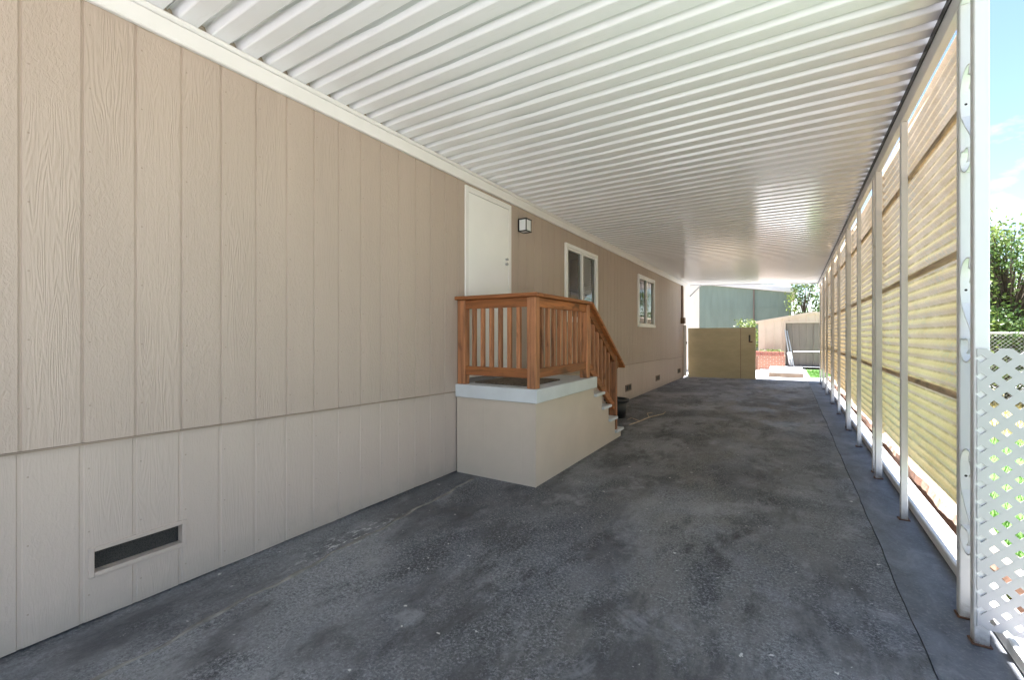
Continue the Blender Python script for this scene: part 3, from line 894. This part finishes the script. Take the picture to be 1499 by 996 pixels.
# cream house wall beyond the gate
ad = thing('cream_house', (-5.2, 19, 0), 'cream clad house wall standing in sun just left of the green building', 'house')
m = MB(); y = 16.9; xw = -3.32
while y < 21.4:
    m.add([(xw, y, -.01), (xw, y+.24, -.01), (xw, y+.24, 4.2), (xw, y, 4.2)], [[0,1,2,3]])
    m.add([(xw, y+.24, -.01), (xw-.012, y+.246, -.01), (xw-.012, y+.246, 4.2), (xw, y+.24, 4.2)], [[0,1,2,3]])
    m.add([(xw-.012, y+.246, -.01), (xw-.012, y+.260, -.01), (xw-.012, y+.260, 4.2), (xw-.012, y+.246, 4.2)], [[0,1,2,3]])
    m.add([(xw-.012, y+.260, -.01), (xw, y+.263, -.01), (xw, y+.263, 4.2), (xw-.012, y+.260, 4.2)], [[0,1,2,3]])
    y += .263
m.add([(xw, 16.9, -.01), (xw-6, 16.9, -.01), (xw-6, 16.9, 4.2), (xw, 16.9, 4.2)], [[0,1,2,3]])
m.add([(xw, y, -.01), (xw-6, y, -.01), (xw-6, y, 4.2), (xw, y, 4.2)], [[0,1,2,3]])
m.build('wall', M['cream'], ad)
MB().prism([(xw-6.3, 4.2), (xw+.12, 4.2), (xw+.12, 4.3), (xw-3, 4.9), (xw-6.3, 4.3)], 'y', 16.7, y+.2).build('roof', M['roofgrey'], ad)

# green building
gb = thing('green_building', (-3, 34, 0), 'green ribbed metal building with low white roof edge behind the gate', 'building')
YG = 32.0; gx0, gx1 = -9.5, .31
def zg(x): return 3.98 + (.31-x)*.155 if x > -4.6 else 3.98 + 4.91*.155 - (-4.6-x)*.155
m = MB(); x = gx0; prof = []
while x < gx1-.1:
    prof += [(x, 0), (x+.34, 0), (x+.35, -.008), (x+.37, -.008), (x+.38, 0)]; x += .38
prof = [(a, b) for a, b in prof if a < gx1] + [(gx1, 0)]
for (a, oa), (b, ob) in zip(prof, prof[1:]):
    m.add([(a, YG+oa, 0), (b, YG+ob, 0), (b, YG+ob, zg(b)), (a, YG+oa, zg(a))], [[0,1,2,3]])
m.add([(gx1, YG, 0), (gx1, YG+9, 0), (gx1, YG+9, zg(gx1)), (gx1, YG, zg(gx1))], [[0,1,2,3]])
m.build('wall', M['green'], gb)
MB().box(gx0, gx1, YG-.025, YG-.021, 3.10, 3.125).build('wall_seam', M['green'], gb)
m = MB(); c_ = -4.6
m.prism([(gx1+.25, zg(gx1)-.03), (c_, zg(c_)+.01), (gx0-.25, zg(gx0)-.03), (gx0-.25, zg(gx0)+.25), (c_, zg(c_)+.29), (gx1+.25, zg(gx1)+.25)], 'y', YG-.22, YG+9.2)
m.build('roof', M['roofgrey'], gb)
MB().tube([(-1.70, YG-.09, .2), (-1.70, YG-.09, 4.25)], .04, 8).build('vent_pipe', M['sheddoor'], gb)

# garden shed
shed = thing('garden_shed', (1, 23, .12), 'low gabled beige metal garden shed with brown double doors across the yard', 'shed')
YS = 22.0; sx0, sx1 = -1.0, 2.95; zb = .12; ze, zp, xp = 1.93, 2.27, .975
def zs(x): return ze + (zp-ze)*(1-abs(x-xp)/(sx1-xp))
sheet('shed_slab', sx0-.25, sx1+.3, YS-.35, YS+3, .10, M['concrete'])
MB().box(sx0-.25, sx1+.3, YS-.38, YS-.351, -.02, .115)
m = MB(); x = sx0; prof = []
while x < sx1: prof += [(x, 0), (x+.235, 0), (x+.25, -.018), (x+.28, -.018), (x+.295, 0)]; x += .30
prof = [(a, b) for a, b in prof if a < sx1] + [(sx1, 0)]
d0, d1, dz = .0, 1.95, 1.90
def seg(a, oa, b, ob, z0):
    m.add([(a, YS+oa, z0), (b, YS+ob, z0), (b, YS+ob, zs(b)), (a, YS+oa, zs(a))], [[0,1,2,3]])
allx = sorted(set([p[0] for p in prof] + [d0, d1, xp]))
def off(x):
    for (a, oa), (b, ob) in zip(prof, prof[1:]):
        if a <= x <= b and b > a: return oa + (ob-oa)*(x-a)/(b-a)
    return 0
for a, b in zip(allx, allx[1:]):
    seg(a, off(a), b, off(b), dz if (a >= d0-1e-6 and b <= d1+1e-6) else zb)
for xx in (sx0, sx1): m.add([(xx, YS, zb), (xx, YS+3, zb), (xx, YS+3, ze), (xx, YS, ze)], [[0,1,2,3]])
m.add([(sx0, YS+3, zb), (sx1, YS+3, zb), (sx1, YS+3, ze), (sx0, YS+3, ze)], [[0,1,2,3]])
m.build('wall', M['shed'], shed)
m = MB()
m.prism([(sx0-.10, ze-.02), (xp, zp+.0), (sx1+.10, ze-.02), (sx1+.10, ze+.06), (xp, zp+.09), (sx0-.10, ze+.06)], 'y', YS-.10, YS+3.1)
m.build('roof', M['shed'], shed)
for (p_, q_) in ((d0+.012, (d0+d1)/2-.004), ((d0+d1)/2+.004, d1-.012)):
    m = MB(); xx = p_; ds = []
    while xx < q_-.02: ds += [(xx, 0), (xx+.20, 0), (xx+.206, .008), (xx+.236, .008), (xx+.242, 0)]; xx += .243
    ds = [(a, b) for a, b in ds if a < q_] + [(q_, 0)]
    for (a, oa), (b, ob) in zip(ds, ds[1:]):
        m.add([(a, YS+.10+oa, zb), (b, YS+.10+ob, zb), (b, YS+.10+ob, dz+.03), (a, YS+.10+oa, dz+.03)], [[0,1,2,3]])
    do = m.build('door', M['sheddoor'], shed)
m = MB(); m.box(d0-.05, d0, YS-.03, YS+.03, zb, dz); m.box(d1, d1+.05, YS-.03, YS+.03, zb, dz); m.box(d0-.05, d1+.05, YS-.031, YS+.031, dz, dz+.07)
m.build('door_frame', M['shed'], shed)
# leaning frame and bar in front of the shed doors
lean = thing('folded_frame', (.12, 21.75, .1), 'pale metal folded frame leaning upright against the shed doorway', 'frame')
m = MB()
m.tube([(-.02, 21.9, 1.62), (.06, 21.8, 1.0), (.20, 21.7, .10)], [.022,.026,.03], 8)
m.tube([(.05, 21.93, 1.58), (.17, 21.8, .9), (.28, 21.7, .12)], [.02,.022,.026], 8)
m.build('frame_tube', M['steel'], lean)
MB().obox((.17, 21.74, .42), (1,0,0), (0,.9,.3), (-.15,-.3,.95), .17, .05, .55, .02).build('seat_pad', M['roofgrey'], lean)
bar = MB(); bar.tube([(.28, 21.72, .72), (2.2, 21.72, .74)], .016, 8); bar.box(2.1, 2.14, 21.70, 21.74, .1, .72)
tag(bar.build('pipe_rail', M['steel']), 'thin pale pipe rail running across the brown shed doors', 'rail')

# brick planter
pl = thing('brick_planter', (-.55, 21.2, 0), 'square red brick planter with a darker top course in front of the shed', 'planter')
bx0, bx1, by0, by1 = -1.05, -.02, 20.9, 21.6
m = MB(); t_ = .1
m.box(bx0, bx1, by0, by0+t_, 0, .56); m.box(bx0, bx1, by1-t_, by1, 0, .56); m.box(bx0, bx0+t_, by0+t_, by1-t_, 0, .56); m.box(bx1-t_, bx1, by0+t_, by1-t_, 0, .56)
m.build('planter_wall', M['brick'], pl)
m = MB(); x = bx0-.02
M['darkbrick'] = simple('dark_red_brick', (.27,.10,.075), .85, .35, 14, .4, 40)
while x < bx1-.05:
    m.box(x, x+.070, by0-.025, by0+.115, .561, .72, .006); m.box(x, x+.070, by1-.115, by1+.025, .561, .72, .006); x += .079
m.build('top_course', M['darkbrick'], pl)
MB().box(bx0+t_, bx1-t_, by0+.116, by1-.116, .1, .66).build('soil', M['dirt'], pl)
st = MB().tube([(-.98, 20.3, 0), (-.97, 20.28, .55)], .028, 8)
st.box(-1.07, -.86, 20.22, 20.38, 0, .05, .01)
tag(st.build('rusty_stake', M['rust']), 'short rusty iron stake standing by the brick planter', 'stake')

# raised concrete step slab
stp = thing('garden_step', (0, 18.5, 0), 'broad low step with a brown front edge on the sunny patio', 'step')
MB().box(-.50, .52, 17.20, 20.0, .14, .185, .006).build('step_top', M['concrete'], stp)
MB().box(-.48, .50, 17.215, 19.98, -.01, .139, .004).build('step_edge', M['stepface'], stp)

# ------------------------------------------------------------------ plants
def rv(rnd):
    while True:
        v = Vector((rnd.uniform(-1,1), rnd.uniform(-1,1), rnd.uniform(-1,1)))
        if .02 < v.length < 1: return v
def leaves(m, rnd, c, rad, n, size):
    for _ in range(n):
        p = Vector(c) + Vector((rv(rnd)[0]*rad[0], rv(rnd)[1]*rad[1], rv(rnd)[2]*rad[2]))
        a = rv(rnd).normalized(); b = a.cross(rv(rnd)).normalized(); s = size*rnd.uniform(.6, 1.3)
        n_ = a.cross(b)
        m.add([p, p+a*s*.5+b*s*.28+n_*s*.06, p+a*s, p+a*s*.5-b*s*.28+n_*s*.06], [[0,1,2,3]])
def plant(name, base, height, spread, crown0, ntips, nleaf, size, mats, label, cat, trunk=.08, seed=1, group=None, sprig=.3, lean=(0,0)):
    rnd = random.Random(seed)
    o = thing(name, base, label, cat, group); B = Vector(base)
    tm = MB(); lm = MB(); lm2 = MB()
    top = B + Vector((lean[0], lean[1], height*.62))
    tm.tube([B+Vector((0,0,-.05)), B+Vector((lean[0]*.2, lean[1]*.2, height*.3)), top], [trunk, trunk*.75, trunk*.4], 8)
    for i in range(ntips):
        h = crown0 + (1-crown0)*rnd.random()**.8
        r = spread*(1-((h-crown0-.35*(1-crown0))/(1-crown0))**2*1.5)
        r = max(.15*spread, r)*rnd.uniform(.35, 1.08)
        a = rnd.uniform(0, 2*math.pi)
        tip = B + Vector((lean[0]*h+r*math.cos(a), lean[1]*h+r*math.sin(a), height*h))
        st = B + (top-B)*min(1, max(.25, h*.8))
        mid = (st+tip)/2 + Vector((0,0,rnd.uniform(0,.12)*height*.5))
        tm.tube([st, mid, tip], [trunk*.3, trunk*.16, trunk*.05], 5, False)
        d = (tip-mid).normalized()
        L = lm if rnd.random() < .6 else lm2
        for q in range(4):
            c = mid + (tip-mid)*(q+1)/4 + rv(rnd)*sprig*.25
            leaves(L, rnd, c, (sprig, sprig, sprig*.7), nleaf//4, size)
    tm.build('trunk', M['bark'], o)
    cr = lm.build('crown', mats[0], o, False); lm2.build('crown', mats[1], o, False)
    return o
plant('leafy_tree', (4.15, 13.9, 0), 3.95, 1.75, .14, 165, 56, .10, (M['leafA'], M['leafB']), 'tall bright leafy tree beyond the chain-link fence right of the lattice', 'tree', .09, 5, None, .28)
plant('leafy_bush', (3.75, 13.1, 0), 2.0, 1.1, .08, 110, 48, .085, (M['leafB'], M['leafA']), 'dark dense bush behind the chain-link fence at the foot of the tree', 'bush', .05, 6, 'bushes behind the chain-link fence', .24)
plant('leafy_bush', (5.9, 13.2, 0), 1.9, 1.2, .08, 90, 48, .085, (M['leafB'], M['leafB']), 'deep green low bush behind the fence at the far right', 'bush', .05, 8, 'bushes behind the chain-link fence', .24)
plant('garden_tree', (.95, 31, 0), 5.6, 1.25, .25, 34, 52, .17, (M['leafB'], M['leafA']), 'dark green tree standing against the sky behind the beige shed', 'tree', .10, 11, 'trees behind the shed', .32)
plant('garden_tree', (3.6, 29, 0), 6.2, 2.3, .25, 80, 60, .17, (M['leafB'], M['leafA']), 'broad dark tree behind the shed beside the fibreglass screen', 'tree', .12, 12, 'trees behind the shed', .38)
plant('young_shrub', (-1.55, 24.5, 0), 2.15, .95, .35, 42, 36, .11, (M['leafC'], M['leafA']), 'yellow-green young shrub rising between the olive gate and the shed', 'shrub', .03, 14, None, .16)
# planter greens
pg = MB(); rnd = random.Random(2)
for _ in range(7): leaves(pg, rnd, (rnd.uniform(bx0+.15, bx1-.15), 21.2, .74), (.12,.1,.07), 30, .07)
tag(pg.build('planter_herb', M['leafC'], None, False), 'small pale green plant growing in the brick planter', 'plant')
# weed by the edging
wd = MB(); rnd = random.Random(4)
for _ in range(6):
    leaves(wd, rnd, (XR(3.6)+.21+rnd.uniform(-.02,.03), 3.55+rnd.uniform(-.25,.3), .05), (.025,.07,.05), 16, .04)
tag(wd.build('small_weed', M['leafC'], None, False), 'yellow-green weed sprouting between sill rail and edging near the first post', 'weed')

# grass blades beside the edging and on the lawn seen through the lattice
gr = MB(); rnd = random.Random(9)
for i in range(15000):
    if i < 6000: x = rnd.uniform(1.11, 1.5); y = rnd.uniform(.8, 9)
    else: x = rnd.uniform(1.12, 4.2); y = rnd.uniform(2.0, 8.6)
    h = rnd.uniform(.03, .075); a = rnd.uniform(0, 6.28); w = .004
    dx, dy = math.cos(a), math.sin(a); lx, ly = rnd.uniform(-.03,.03), rnd.uniform(-.03,.03)
    gr.add([(x-dx*w, y-dy*w, -.012), (x+dx*w, y+dy*w, -.012), (x+lx, y+ly, h)], [[0,1,2]])
tag(gr.build('grass', M['blade'], None, False), 'short green lawn grass beyond the edging', 'grass', None, 'stuff')
gr = MB()
for i in range(9000):
    x = rnd.uniform(1.2, 8); y = rnd.uniform(8.3, 14); h = rnd.uniform(.05, .22); a = rnd.uniform(0, 6.28); w = .006
    dx, dy = math.cos(a), math.sin(a); lx, ly = rnd.uniform(-.08,.08), rnd.uniform(-.08,.08)
    gr.add([(x-dx*w, y-dy*w, -.016), (x+dx*w, y+dy*w, -.016), (x+lx, y+ly, h)], [[0,1,2]])
M['strawblade'] = leaf_mat('straw_blade', (.26,.21,.08), (.40,.36,.15))
tag(gr.build('dry_grass_tufts', M['strawblade'], None, False), 'dry straw-coloured grass in front of the chain-link fence', 'grass', None, 'stuff')
gr = MB()
for i in range(3500):
    x = rnd.uniform(.68, 2.2); y = rnd.uniform(17.6, 21); h = rnd.uniform(.03, .08); a = rnd.uniform(0, 6.28); w = .006
    dx, dy = math.cos(a), math.sin(a)
    gr.add([(x-dx*w, y-dy*w, .002), (x+dx*w, y+dy*w, .002), (x+rnd.uniform(-.03,.03), y+rnd.uniform(-.03,.03), h)], [[0,1,2]])
tag(gr.build('yard_grass', M['blade'], None, False), 'bright green grass in front of the shed', 'grass', None, 'stuff')

# chain-link fence
fe = thing('chain_link_fence', (4.5, 12.3, 0), 'grey chain-link fence in front of the bushes at the right', 'fence')
FY = 12.3; fx0, fx1, fz = 1.3, 7.6, 1.42; st_ = .060
m = MB(); ww = .0022
def wire(a, b):
    a = Vector(a); b = Vector(b); d = (b-a).normalized(); s1 = Vector((d.z, 0, -d.x))*ww; s2 = Vector((0, ww, 0))
    m.add([a+s1, a+s2, a-s1, a-s2, b+s1, b+s2, b-s1, b-s2], [[0,1,5,4],[1,2,6,5],[2,3,7,6],[3,0,4,7]])
x = fx0-fz
while x < fx1:
    for sg in (1, -1):
        if sg > 0: a, b = (x, 0), (x+fz, fz)
        else: a, b = (x+fz, 0), (x, fz)
        pts = []
        (x0_, z0_), (x1_, z1_) = a, b
        def at(xq): return z0_ + (z1_-z0_)*(xq-x0_)/(x1_-x0_)
        lo, hi = max(min(x0_, x1_), fx0), min(max(x0_, x1_), fx1)
        if hi-lo > .02: wire((lo, FY+.003*sg, at(lo)+.02), (hi, FY+.003*sg, at(hi)+.02))
    x += st_*1.2
m.build('wire_mesh', M['wire'], fe)
MB().tube([(fx0, FY-.03, fz+.01), (fx1, FY-.03, fz+.01)], .021, 10).build('top_rail', M['wire'], fe)
for xq in (1.3, 4.4, 7.6):
    MB().tube([(xq, FY-.075, -.02), (xq, FY-.075, fz+.05)], .028, 10).build('post', M['wire'], fe)
# neighbour's pale house seen between the leaves
nb = thing('white_house', (9, 23, 0), 'white clad neighbouring house half hidden behind the tree at the right', 'house')
MB().box(5.2, 14, 21, 28, 0, 3.0).build('wall', M['vinyl'], nb)
MB().prism([(4.8, 3.001), (14.4, 3.001), (14.4, 3.1), (9.6, 3.9), (4.8, 3.1)], 'y', 20.6, 28.4).build('roof', M['roofgrey'], nb)

# ------------------------------------------------------------------ light and camera
SUN = Vector((-.012, .05, .99)).normalized()
EL = math.asin(SUN.z); AZ = math.atan2(SUN.x, SUN.y)
w = bpy.data.worlds.new('World'); SC.world = w; w.use_nodes = True
nt = w.node_tree; bg = nt.nodes['Background']; bg.inputs['Strength'].default_value = .05
sky = nt.nodes.new('ShaderNodeTexSky'); sky.sky_type = 'NISHITA'; sky.sun_disc = False
sky.sun_elevation = EL; sky.sun_rotation = AZ; sky.air_density = 1.0; sky.dust_density = .25; sky.ozone_density = 1.2
tc = nt.nodes.new('ShaderNodeTexCoord'); mp = nt.nodes.new('ShaderNodeMapping'); mp.inputs['Scale'].default_value = (1, 1, 2.2)
nz = nt.nodes.new('ShaderNodeTexNoise'); nz.inputs['Scale'].default_value = 5.0; nz.inputs['Detail'].default_value = 7; nz.inputs['Roughness'].default_value = .55
cr = nt.nodes.new('ShaderNodeValToRGB'); cr.color_ramp.elements[0].position = .57; cr.color_ramp.elements[1].position = .74
mx = nt.nodes.new('ShaderNodeMix'); mx.data_type = 'RGBA'; mx.inputs[7].default_value = (5.5, 5.6, 5.8, 1)
nt.links.new(tc.outputs['Generated'], mp.inputs[0]); nt.links.new(mp.outputs[0], nz.inputs['Vector'])
nt.links.new(nz.outputs['Fac'], cr.inputs[0]); nt.links.new(cr.outputs[0], mx.inputs[0])
nt.links.new(sky.outputs[0], mx.inputs[6]); nt.links.new(mx.outputs[2], bg.inputs['Color'])
sl = bpy.data.lights.new('Sun', 'SUN'); sl.energy = 5.0; sl.angle = R(.5); sl.color = (1, .99, .985)
so = bpy.data.objects.new('sun', sl); COL.objects.link(so)
so.rotation_euler = (-SUN).to_track_quat('-Z', 'Y').to_euler()
cam = bpy.data.cameras.new('Camera'); co = bpy.data.objects.new('camera', cam); COL.objects.link(co)
co.location = (0, 0, H); co.rotation_euler = (R(90), 0, R(31.44))
cam.sensor_width = 36; cam.sensor_fit = 'HORIZONTAL'; cam.lens = 36*655/1499; cam.shift_y = -7/1499; cam.clip_start = .05; cam.clip_end = 2000
SC.camera = co
SC.view_settings.view_transform = 'Standard'; SC.view_settings.look = 'None'
SC.view_settings.exposure = 2.82; SC.view_settings.gamma = 1.0; SC.view_settings.use_curve_mapping = False
SC.render.engine = 'CYCLES'
SC.cycles.max_bounces = 10; SC.cycles.diffuse_bounces = 6; SC.cycles.transparent_max_bounces = 12
SC.cycles.use_denoising = True; SC.cycles.sample_clamp_indirect = 6
